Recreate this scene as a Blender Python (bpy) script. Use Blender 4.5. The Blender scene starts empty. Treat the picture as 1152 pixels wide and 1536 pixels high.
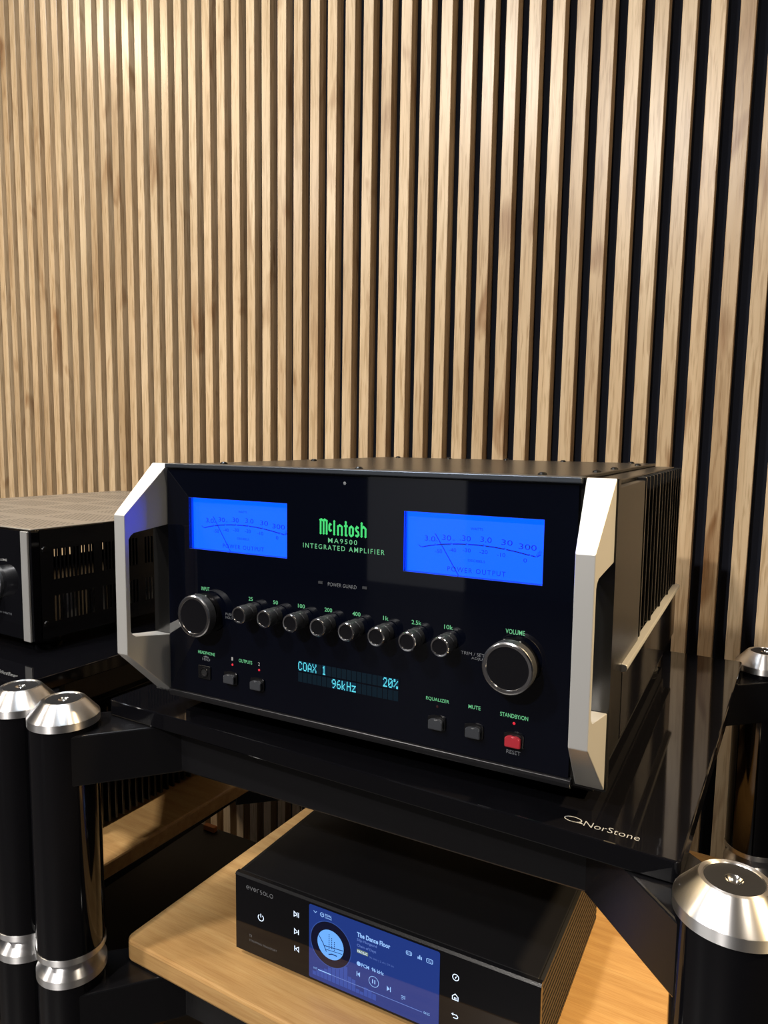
import bpy, bmesh, math, random
from mathutils import Vector, Matrix
random.seed(4)
PI = math.pi
Z0 = 0.835            # height of the amplifier's lower edge above the floor; all builders below use z from that edge
SC = bpy.context.scene
COL = SC.collection

# ------------------------------------------------------------------ camera, world, lights, exposure
def cam_matrix(yaw, pitch, roll, loc):
    cy, sy = math.cos(yaw), math.sin(yaw); cp, sp = math.cos(pitch), math.sin(pitch); cr, sr = math.cos(roll), math.sin(roll)
    M = Matrix(((cy, -sy, 0), (sy, cy, 0), (0, 0, 1))) @ Matrix(((1, 0, 0), (0, cp, -sp), (0, sp, cp))) @ Matrix(((cr, 0, sr), (0, 1, 0), (-sr, 0, cr)))
    r, f, u = M.col[0], M.col[1], M.col[2]
    return Matrix(((r[0], u[0], -f[0], loc[0]), (r[1], u[1], -f[1], loc[1]), (r[2], u[2], -f[2], loc[2]), (0, 0, 0, 1)))
cd = bpy.data.cameras.new('camera'); cam = bpy.data.objects.new('camera', cd); COL.objects.link(cam)
cam.matrix_world = cam_matrix(0.4894, -0.1001, -0.0117, (0.5353, -0.5143, 0.2518 + Z0))
cd.sensor_fit = 'VERTICAL'; cd.sensor_height = 36; cd.sensor_width = 27; cd.lens = 1078.58 / 1536 * 36
cd.clip_start = 0.02
SC.camera = cam

wd = bpy.data.worlds.new('world'); SC.world = wd; wd.use_nodes = True
wd.node_tree.nodes['Background'].inputs[0].default_value = (0.9, 0.95, 1.0, 1)
wd.node_tree.nodes['Background'].inputs[1].default_value = 0.02

CEIL = 1.80
def area(name, x, y, z, power, color, size, size_y=None, tilt=(0, 0), spread=180):
    ld = bpy.data.lights.new(name, 'AREA'); ld.energy = power; ld.color = color
    ld.shape = 'RECTANGLE' if size_y else 'DISK'; ld.size = size
    if size_y: ld.size_y = size_y
    ld.spread = math.radians(spread)
    o = bpy.data.objects.new(name, ld); o.location = (x, y, z + Z0)
    o.rotation_euler = (math.radians(tilt[0]), math.radians(tilt[1]), 0); COL.objects.link(o)
WARM = (1.0, 0.86, 0.68); NEUT = (1.0, 0.94, 0.87); COOL = (0.86, 0.93, 1.0)
area('downlight_left', -1.80, -0.15, CEIL - .02, 17, (1.0, .82, .58), 0.16)
area('downlight_centre', -0.65, -1.20, CEIL - .02, 44, NEUT, 0.16)
area('downlight_right', 1.15, -0.30, CEIL - .02, 9, WARM, 0.16)
area('downlight_front', -0.10, -2.30, CEIL - .02, 100, NEUT, 0.16)
area('downlight_far', -2.10, -1.90, CEIL - .02, 45, NEUT, 0.16)
area('ceiling_panel', -0.38, 0.05, CEIL - .02, 18, COOL, 0.45, 0.3)
# track spot at the right, aimed at the amplifier
sd_ = bpy.data.lights.new('track_spot', 'SPOT'); sd_.energy = 470; sd_.color = (1.0, .73, .40); sd_.spot_size = math.radians(20); sd_.spot_blend = .6; sd_.shadow_soft_size = .05
so_ = bpy.data.objects.new('track_spot', sd_); so_.location = (2.0, .22, CEIL - .06 + Z0); COL.objects.link(so_)
so_.rotation_euler = (Vector((.50, .08, -.02 + Z0)) - so_.location).to_track_quat('-Z', 'Y').to_euler()

SC.view_settings.view_transform = 'Standard'
try: SC.view_settings.look = 'None'
except Exception: pass
SC.view_settings.exposure = 0.0; SC.view_settings.gamma = 1.0; SC.view_settings.use_curve_mapping = False

# ------------------------------------------------------------------ materials
def s2l(c):
    return tuple((v / 255 / 12.92 if v / 255 <= .04045 else ((v / 255 + .055) / 1.055) ** 2.4) for v in c) + (1,)
def mat(name, color=(.5, .5, .5), rough=.5, metal=0., emit=None, es=1., coat=0., spec=.5, aniso=0.):
    m = bpy.data.materials.new(name); m.use_nodes = True
    b = m.node_tree.nodes['Principled BSDF']
    b.inputs['Base Color'].default_value = tuple(color)[:3] + (1,)
    b.inputs['Roughness'].default_value = rough; b.inputs['Metallic'].default_value = metal
    b.inputs['Specular IOR Level'].default_value = spec
    if coat: b.inputs['Coat Weight'].default_value = coat; b.inputs['Coat Roughness'].default_value = .02
    if emit: b.inputs['Emission Color'].default_value = tuple(emit)[:3] + (1,); b.inputs['Emission Strength'].default_value = es
    return m
def nodes(m): return m.node_tree.nodes, m.node_tree.links, m.node_tree.nodes['Principled BSDF']
def N(nt, t, **kw):
    n = nt.new(t)
    for k, v in kw.items(): setattr(n, k, v)
    return n
def noise_bump(m, scale, strength, dist=.001, stretch=None, rough_var=0.):
    nt, lk, b = nodes(m)
    tc = N(nt, 'ShaderNodeTexCoord'); mp = N(nt, 'ShaderNodeMapping')
    if stretch: mp.inputs['Scale'].default_value = stretch
    nz = N(nt, 'ShaderNodeTexNoise'); nz.inputs['Scale'].default_value = scale; nz.inputs['Detail'].default_value = 3
    bp = N(nt, 'ShaderNodeBump'); bp.inputs['Strength'].default_value = strength; bp.inputs['Distance'].default_value = dist
    lk.new(tc.outputs['Object'], mp.inputs['Vector']); lk.new(mp.outputs[0], nz.inputs['Vector'])
    lk.new(nz.outputs['Fac'], bp.inputs['Height']); lk.new(bp.outputs[0], b.inputs['Normal'])
    if rough_var:
        mr = N(nt, 'ShaderNodeMapRange'); r0 = b.inputs['Roughness'].default_value
        mr.inputs['To Min'].default_value = max(0, r0 - rough_var); mr.inputs['To Max'].default_value = r0 + rough_var
        lk.new(nz.outputs['Fac'], mr.inputs['Value']); lk.new(mr.outputs[0], b.inputs['Roughness'])
def ramp(nt, stops):
    r = nt.new('ShaderNodeValToRGB'); e = r.color_ramp.elements
    while len(e) < len(stops): e.new(.5)
    for el, (p, c) in zip(e, stops): el.position = p; el.color = tuple(c)[:3] + (1,)
    return r
def mixc(nt, lk, blend, fac, a, b):
    mx = nt.new('ShaderNodeMix'); mx.data_type = 'RGBA'; mx.blend_type = blend
    if isinstance(fac, (int, float)): mx.inputs[0].default_value = fac
    else: lk.new(fac, mx.inputs[0])
    for s, v in ((6, a), (7, b)):
        if isinstance(v, tuple): mx.inputs[s].default_value = v
        else: lk.new(v, mx.inputs[s])
    return mx.outputs[2]

def oak_material():
    m = mat('oak_laminate', rough=.31, spec=.5); nt, lk, b = nodes(m)
    oi = N(nt, 'ShaderNodeObjectInfo'); tc = N(nt, 'ShaderNodeTexCoord')
    sh = N(nt, 'ShaderNodeVectorMath', operation='MULTIPLY_ADD')
    cb = N(nt, 'ShaderNodeCombineXYZ')
    for k, f in ((0, 37.), (1, 11.), (2, 23.)):
        mm = N(nt, 'ShaderNodeMath', operation='MULTIPLY'); mm.inputs[1].default_value = f
        lk.new(oi.outputs['Random'], mm.inputs[0]); lk.new(mm.outputs[0], cb.inputs[k])
    sh.inputs[1].default_value = (1, 1, 1); lk.new(tc.outputs['Object'], sh.inputs[0]); lk.new(cb.outputs[0], sh.inputs[2])
    def nz(scale, stretch, det=4, dist=0.):
        mp = N(nt, 'ShaderNodeMapping'); mp.inputs['Scale'].default_value = stretch
        n = N(nt, 'ShaderNodeTexNoise'); n.inputs['Scale'].default_value = scale; n.inputs['Detail'].default_value = det; n.inputs['Distortion'].default_value = dist
        lk.new(sh.outputs[0], mp.inputs['Vector']); lk.new(mp.outputs[0], n.inputs['Vector']); return n.outputs['Fac']
    broad = ramp(nt, [(.28, s2l((184, 156, 120))), (.5, s2l((203, 177, 141))), (.72, s2l((215, 191, 156)))])
    lk.new(nz(3., (8, 8, .9)), broad.inputs[0])
    fine = ramp(nt, [(.35, (.74, .69, .62)), (.52, (1, 1, 1)), (.7, (1.0, .985, .96))])
    lk.new(nz(30., (9, 9, .45), 5, .6), fine.inputs[0])
    pore = ramp(nt, [(.62, (1, 1, 1)), (.70, (.62, .50, .38))])
    lk.new(nz(60., (6, 6, .28), 2), pore.inputs[0])
    knot = ramp(nt, [(.61, (1, 1, 1)), (.76, (.45, .30, .18))])
    lk.new(nz(4.5, (4, 4, 1.1), 2, .8), knot.inputs[0])
    c = mixc(nt, lk, 'MULTIPLY', 1., broad.outputs[0], fine.outputs[0])
    c = mixc(nt, lk, 'MULTIPLY', .5, c, pore.outputs[0])
    c = mixc(nt, lk, 'MULTIPLY', .9, c, knot.outputs[0])
    tint = ramp(nt, [(0, (.84, .80, .76)), (.5, (1, 1, 1)), (1, (1.04, 1.02, 1.0))]); lk.new(oi.outputs['Random'], tint.inputs[0])
    c = mixc(nt, lk, 'MULTIPLY', 1., c, tint.outputs[0]); lk.new(c, b.inputs['Base Color'])
    bp = N(nt, 'ShaderNodeBump'); bp.inputs['Strength'].default_value = .10; bp.inputs['Distance'].default_value = .0006
    lk.new(nz(60., (6, 6, .28), 3), bp.inputs['Height']); lk.new(bp.outputs[0], b.inputs['Normal'])
    return m
def bamboo_material():
    m = mat('bamboo', rough=.33, spec=.45); nt, lk, b = nodes(m)
    tc = N(nt, 'ShaderNodeTexCoord')
    def nz(scale, stretch, det=3):
        mp = N(nt, 'ShaderNodeMapping'); mp.inputs['Scale'].default_value = stretch
        n = N(nt, 'ShaderNodeTexNoise'); n.inputs['Scale'].default_value = scale; n.inputs['Detail'].default_value = det
        lk.new(tc.outputs['Object'], mp.inputs['Vector']); lk.new(mp.outputs[0], n.inputs['Vector']); return n.outputs['Fac']
    # glued strips 20 mm wide running left to right, staggered ends
    br = N(nt, 'ShaderNodeTexBrick'); br.inputs['Scale'].default_value = 1.
    br.inputs['Brick Width'].default_value = .36; br.inputs['Row Height'].default_value = .021; br.inputs['Mortar Size'].default_value = .0
    br.inputs['Color1'].default_value = (.93, .91, .88, 1); br.inputs['Color2'].default_value = (1.05, 1.04, 1.02, 1); br.offset = .37
    lk.new(tc.outputs['Object'], br.inputs['Vector'])
    r1 = ramp(nt, [(.3, s2l((176, 137, 88))), (.55, s2l((190, 152, 100))), (.8, s2l((201, 166, 114)))]); lk.new(nz(7, (1.2, 14, 14)), r1.inputs[0])
    r2 = ramp(nt, [(.38, (.86, .80, .72)), (.55, (1, 1, 1))]); lk.new(nz(40, (.8, 18, 18), 4), r2.inputs[0])
    c = mixc(nt, lk, 'MULTIPLY', 1., r1.outputs[0], br.outputs['Color']); c = mixc(nt, lk, 'MULTIPLY', .7, c, r2.outputs[0])
    lk.new(c, b.inputs['Base Color']); return m
def turned_metal(name, color, rough, an=.8):
    m = mat(name, color, rough, 1.); nt, lk, b = nodes(m); b.inputs['Anisotropic Rotation'].default_value = .25
    tg = N(nt, 'ShaderNodeTangent', direction_type='RADIAL', axis='Z'); b.inputs['Anisotropic'].default_value = an
    lk.new(tg.outputs[0], b.inputs['Tangent']); return m
def perforated_material():
    # fine punched vent holes in rows, sat in broad bands, on a painted lid
    m = mat('perforated_lid', (.50, .47, .42), .33, .8, spec=.8); nt, lk, b = nodes(m)
    tc = N(nt, 'ShaderNodeTexCoord'); sx = N(nt, 'ShaderNodeSeparateXYZ'); lk.new(tc.outputs['Object'], sx.inputs[0])
    def tri(out, period, lo, hi, off=0.):
        a = N(nt, 'ShaderNodeMath', operation='ADD'); a.inputs[1].default_value = off; lk.new(out, a.inputs[0])
        p = N(nt, 'ShaderNodeMath', operation='PINGPONG'); p.inputs[1].default_value = period / 2; lk.new(a.outputs[0], p.inputs[0])
        r = N(nt, 'ShaderNodeMapRange'); r.inputs['From Min'].default_value = lo; r.inputs['From Max'].default_value = hi; lk.new(p.outputs[0], r.inputs['Value']); return r.outputs[0]
    def mul(a, c_):
        q = N(nt, 'ShaderNodeMath', operation='MULTIPLY'); lk.new(a, q.inputs[0]); lk.new(c_, q.inputs[1]); return q.outputs[0]
    d = mul(tri(sx.outputs[0], .008, .0016, .0028), tri(sx.outputs[1], .008, .0016, .0028))
    band = mul(tri(sx.outputs[1], .085, .010, .011), tri(sx.outputs[0], .13, .010, .011))
    mask = mul(d, band)
    c = mixc(nt, lk, 'MIX', mask, (.58, .545, .49, 1), (.006, .004, .004, 1)); lk.new(c, b.inputs['Base Color'])
    inv = N(nt, 'ShaderNodeMath', operation='SUBTRACT'); inv.inputs[0].default_value = 1.; lk.new(mask, inv.inputs[1])
    bp = N(nt, 'ShaderNodeBump'); bp.inputs['Strength'].default_value = .8; bp.inputs['Distance'].default_value = .001; lk.new(inv.outputs[0], bp.inputs['Height']); lk.new(bp.outputs[0], b.inputs['Normal'])
    return m
OAK = oak_material(); BAMBOO = bamboo_material()
FELT = mat('black_felt', s2l((28, 31, 40)), .95, spec=.1)
GLOSS = mat('gloss_black', (.003, .003, .004), .045, spec=.28)
LACQ = mat('black_lacquer', (.003, .003, .004), .07)
SATIN = mat('satin_black', (.0055, .0055, .0065), .22, spec=.45); noise_bump(SATIN, 900, .05)
GLASSB = mat('front_glass_black', (.0012, .0018, .005), .03)
PAINT = mat('black_paint', (.007, .0068, .0065), .26, spec=.42)
TRIMB = mat('blackened_aluminium', (.10, .115, .14), .38, .9)
TRIMD = mat('dark_trim', (.022, .022, .025), .35, .5)
ALU = mat('satin_aluminium', (.68, .68, .665), .43, .62); noise_bump(ALU, 260, .02, .0004)
SILVER = mat('silver_paint', (.55, .55, .54), .34, .6)
TURNED = turned_metal('turned_aluminium', (.88, .88, .89), .36, .93)
RUBBER = mat('rubber', (.007, .007, .008), .6, spec=.3)
CHROME = mat('chrome', (.85, .85, .86), .14, 1.)
KNURL = mat('knurled_black', (.11, .115, .125), .40, .8); noise_bump(KNURL, 700, .6, .0006)
KNOBF = mat('brushed_black', (.006, .006, .008), .28, .3)
BUTTON = mat('button_grey', (.035, .038, .045), .42)
REDB = mat('button_red', s2l((165, 40, 52)), .42)
DARK = mat('dark_inside', (.003, .003, .004), .8)
GREY = mat('grey_print', s2l((112, 116, 122)), .5)
LGREY = mat('silver_print', s2l((176, 178, 178)), .35, .3)
BLUE = mat('meter_blue', (0, .02, .1), .5, emit=(.0, .034, 1.0), es=4.2)
BLUEW = mat('meter_wall_glow', (.0, .03, .2), .4, emit=(.0, .06, .60), es=.55)  # recess walls glow by themselves, in place of blue light from the meter face
BLUED = mat('meter_ink', (.0, .01, .05), .5, emit=(.0, .012, .26), es=.8)
BLUEN = mat('meter_needle', (.002, .01, .06), .5, emit=(.0, .012, .22), es=.55)
GREEN = mat('green_backlit', (.0, .02, .01), .5, emit=s2l((70, 226, 120)), es=.95)
GREEN2 = mat('green_backlit_soft', (.0, .02, .01), .5, emit=s2l((120, 214, 150)), es=.75)
REDL = mat('red_led', (.05, .0, .0), .4, emit=s2l((225, 40, 60)), es=1.0)
REDD = mat('red_led_off', (.03, .006, .008), .4)
VFD = mat('display_cyan', (.0, .02, .03), .5, emit=s2l((96, 226, 245)), es=1.0)
VFDC = mat('display_cell', (.0, .004, .006), .3, emit=s2l((5, 16, 28)), es=1.0)
VFDG = mat('display_glow', (.0, .004, .006), .3, emit=s2l((4, 34, 56)), es=1.0)
ICON = mat('icon_white', (.1, .1, .1), .4, emit=s2l((214, 232, 255)), es=1.3)
SCR = mat('screen_blue', (.002, .004, .012), .03, emit=s2l((27, 55, 135)), es=.85)
SCRD = mat('screen_dark', (.001, .001, .003), .03, emit=s2l((6, 9, 40)), es=.8)
SCRR = mat('screen_ring', (.002, .004, .012), .03, emit=s2l((52, 82, 160)), es=.9)
SCRB = mat('screen_bars', (.002, .004, .012), .03, emit=s2l((46, 78, 168)), es=.9)
SCRL = mat('screen_light', (.01, .01, .02), .03, emit=s2l((108, 176, 255)), es=1.0)
SCRT = mat('screen_text', (.01, .01, .02), .03, emit=s2l((150, 196, 255)), es=1.0)
SCRT2 = mat('screen_text_dim', (.01, .01, .02), .03, emit=s2l((96, 124, 198)), es=.95)
SCRI = mat('screen_ink', (.001, .002, .008), .03, emit=s2l((30, 58, 120)), es=.8)
BADGE = mat('screen_badge', (.01, .01, .01), .03, emit=s2l((120, 140, 130)), es=.9)
GRAPHITE = mat('graphite_aluminium', (.026, .025, .024), .45, .5)
LID = mat('streamer_lid', (.005, .005, .006), .45, spec=.3); noise_bump(LID, 1500, .04)
COPPER = mat('orange_wood', s2l((196, 122, 62)), .5)
PERF = perforated_material()
ROOMW = mat('dark_wall_paint', (.014, .017, .026), .8)
FLOORM = mat('dark_floor', (.022, .020, .020), .4); noise_bump(FLOORM, 6, .1, .002, (1, 8, 1))
CEILM = mat('ceiling_paint', (.75, .75, .74), .9)
BOARDM = mat('grey_board', (.42, .45, .50), .5)
def pane_material():
    m = bpy.data.materials.new('clear_pane'); m.use_nodes = True; nt = m.node_tree.nodes; lk = m.node_tree.links; nt.clear()
    o = nt.new('ShaderNodeOutputMaterial'); mx = nt.new('ShaderNodeMixShader'); tr = nt.new('ShaderNodeBsdfTransparent'); gl = nt.new('ShaderNodeBsdfGlossy'); fr = nt.new('ShaderNodeFresnel')
    gl.inputs['Roughness'].default_value = .02; fr.inputs['IOR'].default_value = 1.2
    lk.new(fr.outputs[0], mx.inputs[0]); lk.new(tr.outputs[0], mx.inputs[1]); lk.new(gl.outputs[0], mx.inputs[2]); lk.new(mx.outputs[0], o.inputs[0]); return m
PANE = pane_material()

# ------------------------------------------------------------------ mesh helpers
OFF = {}
class MB:
    def __init__(self): self.bm = bmesh.new()
    def faces(self, vs, fs, smooth=False):
        v = [self.bm.verts.new(p) for p in vs]; out = []
        for f in fs:
            try: q = self.bm.faces.new([v[i] for i in f]); q.smooth = smooth; out.append(q)
            except ValueError: pass
        return v, out
    def box(self, x0, x1, y0, y1, z0, z1, bev=0., seg=2):
        v, f = self.faces([(x0, y0, z0), (x1, y0, z0), (x1, y1, z0), (x0, y1, z0), (x0, y0, z1), (x1, y0, z1), (x1, y1, z1), (x0, y1, z1)],
                          [(0, 3, 2, 1), (4, 5, 6, 7), (0, 1, 5, 4), (1, 2, 6, 5), (2, 3, 7, 6), (3, 0, 4, 7)])
        if bev: bmesh.ops.bevel(self.bm, geom=list({e for q in f for e in q.edges}), offset=bev, segments=seg, affect='EDGES', profile=.5)
        return self
    def prism(self, pts, fn, d0, d1, bev=0., seg=2):
        """closed 2-D outline extruded between depth d0 and d1; fn(u, v, d) -> xyz"""
        n = len(pts)
        v, f = self.faces([fn(u, w, d0) for u, w in pts] + [fn(u, w, d1) for u, w in pts],
                          [tuple(range(n)), tuple(range(2 * n - 1, n - 1, -1))] + [(i, i + n, (i + 1) % n + n, (i + 1) % n) for i in range(n)])
        if bev: bmesh.ops.bevel(self.bm, geom=list({e for q in f for e in q.edges}), offset=bev, segments=seg, affect='EDGES', profile=.5)
        return self
    def lathe(self, prof, fn=lambda a, b, h: (a, b, h), seg=48, smooth=True, sharp=True):
        """profile of (radius, height); each stretch gets its own ring pair so its edges stay crisp"""
        for (r0, h0), (r1, h1) in zip(prof, prof[1:]):
            vs = []; fs = []
            for k in range(seg):
                a = 2 * PI * k / seg; c, s = math.cos(a), math.sin(a)
                vs += [fn(r0 * c, r0 * s, h0), fn(r1 * c, r1 * s, h1)]
            for k in range(seg):
                i, j = 2 * k, 2 * ((k + 1) % seg)
                f = [i, j, j + 1, i + 1]
                if r0 < 1e-9: f = [i, j + 1, i + 1]
                elif r1 < 1e-9: f = [i, j, i + 1]
                fs.append(tuple(f))
            self.faces(vs, fs, smooth)
        return self
    def poly2(self, pts, fn, d=0.):
        self.faces([fn(u, w, d) for u, w in pts], [tuple(range(len(pts)))]); return self
    def stroke(self, pts, w, fn, d=0., closed=False):
        """flat ribbon of width w along 2-D points"""
        P = [Vector(p) for p in pts]; n = len(P); L = []; Rr = []
        for i in range(n):
            a = P[(i - 1) % n] if (i or closed) else None; c = P[(i + 1) % n] if (i < n - 1 or closed) else None
            t1 = (P[i] - a).normalized() if a is not None else None; t2 = (c - P[i]).normalized() if c is not None else None
            t = ((t1 + t2) if t1 is not None and t2 is not None else (t1 or t2))
            t = t.normalized() if t.length > 1e-6 else (t1 or t2)
            nn = Vector((-t.y, t.x)); k = 1.
            if t1 is not None and t2 is not None: k = 1 / max(.45, nn.dot(Vector((-t1.y, t1.x))))
            L.append(P[i] + nn * w / 2 * k); Rr.append(P[i] - nn * w / 2 * k)
        vs = [fn(p.x, p.y, d) for p in L] + [fn(p.x, p.y, d) for p in Rr]
        self.faces(vs, [(i, n + i, n + (i + 1) % n, (i + 1) % n) for i in range(n if closed else n - 1)]); return self
    def build(self, name, material, parent=None, loc=None, local=False, normals=True, thing=None):
        bm = self.bm
        off = Vector((0, 0, 0)) if (parent is None or local) else OFF.get(parent.name, Vector((0, 0, 0)))
        if off.length: bmesh.ops.translate(bm, verts=bm.verts, vec=-off)
        bmesh.ops.remove_doubles(bm, verts=bm.verts, dist=1e-7)
        if normals: bmesh.ops.recalc_face_normals(bm, faces=bm.faces)
        me = bpy.data.meshes.new(name); bm.to_mesh(me); bm.free()
        if any(p.use_smooth for p in me.polygons): me.set_sharp_from_angle(angle=math.radians(24))
        for m in (material if isinstance(material, (list, tuple)) else [material]): me.materials.append(m)
        return link(name, me, parent, loc)
def link(name, me, parent=None, loc=None):
    o = bpy.data.objects.new(name, me); COL.objects.link(o)
    if parent is not None:
        o.parent = parent
        if parent.name in OFF: OFF[o.name] = OFF[parent.name]
    if loc is not None: o.location = loc
    return o
def thing(name, label, cat, loc, rotz=0., group=None, local=False):
    o = bpy.data.objects.new(name, None); COL.objects.link(o); o.empty_display_size = .05
    o.location = (loc[0], loc[1], loc[2] + Z0); o.rotation_euler.z = rotz
    o['label'] = label; o['category'] = cat
    if group: o['group'] = group
    OFF[o.name] = Vector((0, 0, 0)) if local else Vector(loc)
    return o
def copy_tree(o, parent=None):
    c = o.copy(); COL.objects.link(c)
    if parent is not None: c.parent = parent
    for ch in list(o.children): copy_tree(ch, c)
    return c
FRONT = lambda y: (lambda u, v, d: (u, y - d, v))          # drawing plane facing the camera side (-y)
FLAT = lambda z: (lambda u, v, d: (u, v, z + d))           # drawing plane facing up
def rrect(x0, x1, y0, y1, r, seg=5, rt=None):
    pts = []
    for cx, cy, a0, rr in ((x1 - r, y1 - r, 0, r), (x0 + r, y1 - r, 90, r), (x0 + r, y0 + r, 180, r), (x1 - r, y0 + r, 270, r)):
        for k in range(seg + 1):
            a = math.radians(a0 + 90 * k / seg); pts.append((cx + rr * math.cos(a), cy + rr * math.sin(a)))
    return pts
def circle(cx, cy, r, n=24): return [(cx + r * math.cos(2 * PI * k / n), cy + r * math.sin(2 * PI * k / n)) for k in range(n)]
_tc = {}
def text_geo(s, bold=0., gap=1.):
    key = (s, bold, gap)
    if key not in _tc:
        cu = bpy.data.curves.new('txt', 'FONT'); cu.body = s; cu.size = 1.; cu.offset = bold; cu.resolution_u = 3; cu.space_character = gap
        ob = bpy.data.objects.new('txt', cu); me = bpy.data.meshes.new_from_object(ob)
        vs = [(v.co.x, v.co.y) for v in me.vertices]; fs = [tuple(p.vertices) for p in me.polygons]
        bpy.data.objects.remove(ob); bpy.data.meshes.remove(me); bpy.data.curves.remove(cu)
        x0 = min(v[0] for v in vs); x1 = max(v[0] for v in vs); y0 = min(v[1] for v in vs); y1 = max(v[1] for v in vs)
        _tc[key] = ([((x - x0) / (x1 - x0), (y - y0) / (y1 - y0)) for x, y in vs], fs)
    return _tc[key]
def text_into(mb, s, x0, x1, y0, y1, fn, d=0., bold=.01, ang=0., gap=1.):
    vs, fs = text_geo(s, bold, gap); cx, cy = (x0 + x1) / 2, (y0 + y1) / 2; c, sn = math.cos(ang), math.sin(ang)
    P = []
    for u, v in vs:
        a, b_ = x0 + u * (x1 - x0) - cx, y0 + v * (y1 - y0) - cy
        P.append(fn(cx + a * c - b_ * sn, cy + a * sn + b_ * c, d))
    mb.faces(P, fs)
def label(name, s, x0, x1, y0, y1, fn, material, parent, d=.0002, bold=.01, local=False, gap=1.):
    mb = MB(); text_into(mb, s, x0, x1, y0, y1, fn, d, bold, 0., gap)
    return mb.build(name, material, parent, local=local, normals=False)

def plate_with_windows(mb, xs, zs, holes, y0, y1, fn=None):
    fn = fn or (lambda x, y, z: (x, y, z))
    V_ = {}
    def vert(i, j, y):
        k = (i, j, y)
        if k not in V_: V_[k] = mb.bm.verts.new(fn(xs[i], y, zs[j]))
        return V_[k]
    solid = lambda i, j: 0 <= i < len(xs) - 1 and 0 <= j < len(zs) - 1 and (i, j) not in holes
    for i in range(len(xs) - 1):
        for j in range(len(zs) - 1):
            if not solid(i, j): continue
            mb.bm.faces.new([vert(i, j, y0), vert(i + 1, j, y0), vert(i + 1, j + 1, y0), vert(i, j + 1, y0)])
            mb.bm.faces.new([vert(i, j, y1), vert(i, j + 1, y1), vert(i + 1, j + 1, y1), vert(i + 1, j, y1)])
            for di, dj, a, b_ in ((-1, 0, (i, j), (i, j + 1)), (1, 0, (i + 1, j + 1), (i + 1, j)), (0, -1, (i + 1, j), (i, j)), (0, 1, (i, j + 1), (i + 1, j + 1))):
                if not solid(i + di, j + dj):
                    mb.bm.faces.new([vert(*a, y0), vert(*b_, y0), vert(*b_, y1), vert(*a, y1)])

# ------------------------------------------------------------------ the room
def struct(name, mb, m):
    o = mb.build(name, m); o['kind'] = 'structure'; o.location.z += Z0; return o
FZ = -Z0
TH = -0.0147; V = Vector((0.0107, -0.0098, 1)).normalized(); U = Vector((math.cos(TH), math.sin(TH), 0)); NN = V.cross(U).normalized(); U = NN.cross(V).normalized()
D = 0.7266; PITCH = .04; FACE = .0212; SDEP = .0235
WALLM = Matrix(((U.x, NN.x, V.x, 0), (U.y, NN.y, V.y, D), (U.z, NN.z, V.z, 0), (0, 0, 0, 1)))
wall = MB().box(-3.2, 3.2, SDEP, SDEP + .05, FZ - .03, CEIL + .03).build('wall_back', FELT)
wall['kind'] = 'structure'; wall.matrix_world = Matrix.Translation((0, 0, Z0)) @ WALLM
slat_me = None
for n in range(-26, 32):
    s0 = -0.3877 + n * PITCH
    if slat_me is None:
        o = MB().box(0, FACE, 0, SDEP, FZ + .01, CEIL, .0007, 1).build('slat', OAK); slat_me = o.data
    else: o = link('slat', slat_me)
    o.parent = wall; o.location = (s0, 0, 0)
struct('floor', MB().box(-3.2, 3.2, -4.3, .9, FZ - .05, FZ), FLOORM)
struct('ceiling', MB().box(-3.2, 3.2, -4.3, .9, CEIL, CEIL + .05), CEILM)
struct('wall_left', MB().box(-3.25, -3.2, -4.3, .9, FZ, CEIL), ROOMW)
struct('wall_right', MB().box(3.2, 3.25, -4.3, .9, FZ, CEIL), ROOMW)
struct('wall_front', MB().box(-3.2, 3.2, -4.35, -4.3, FZ, CEIL), ROOMW)
dm = MB(); dm.box(-2.15, -1.35, -4.3, -4.26, FZ, 1.2, .004); struct('reflection_board_1', dm, BOARDM)  # unseen grey board, added to give the front glass a pale reflection

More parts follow.
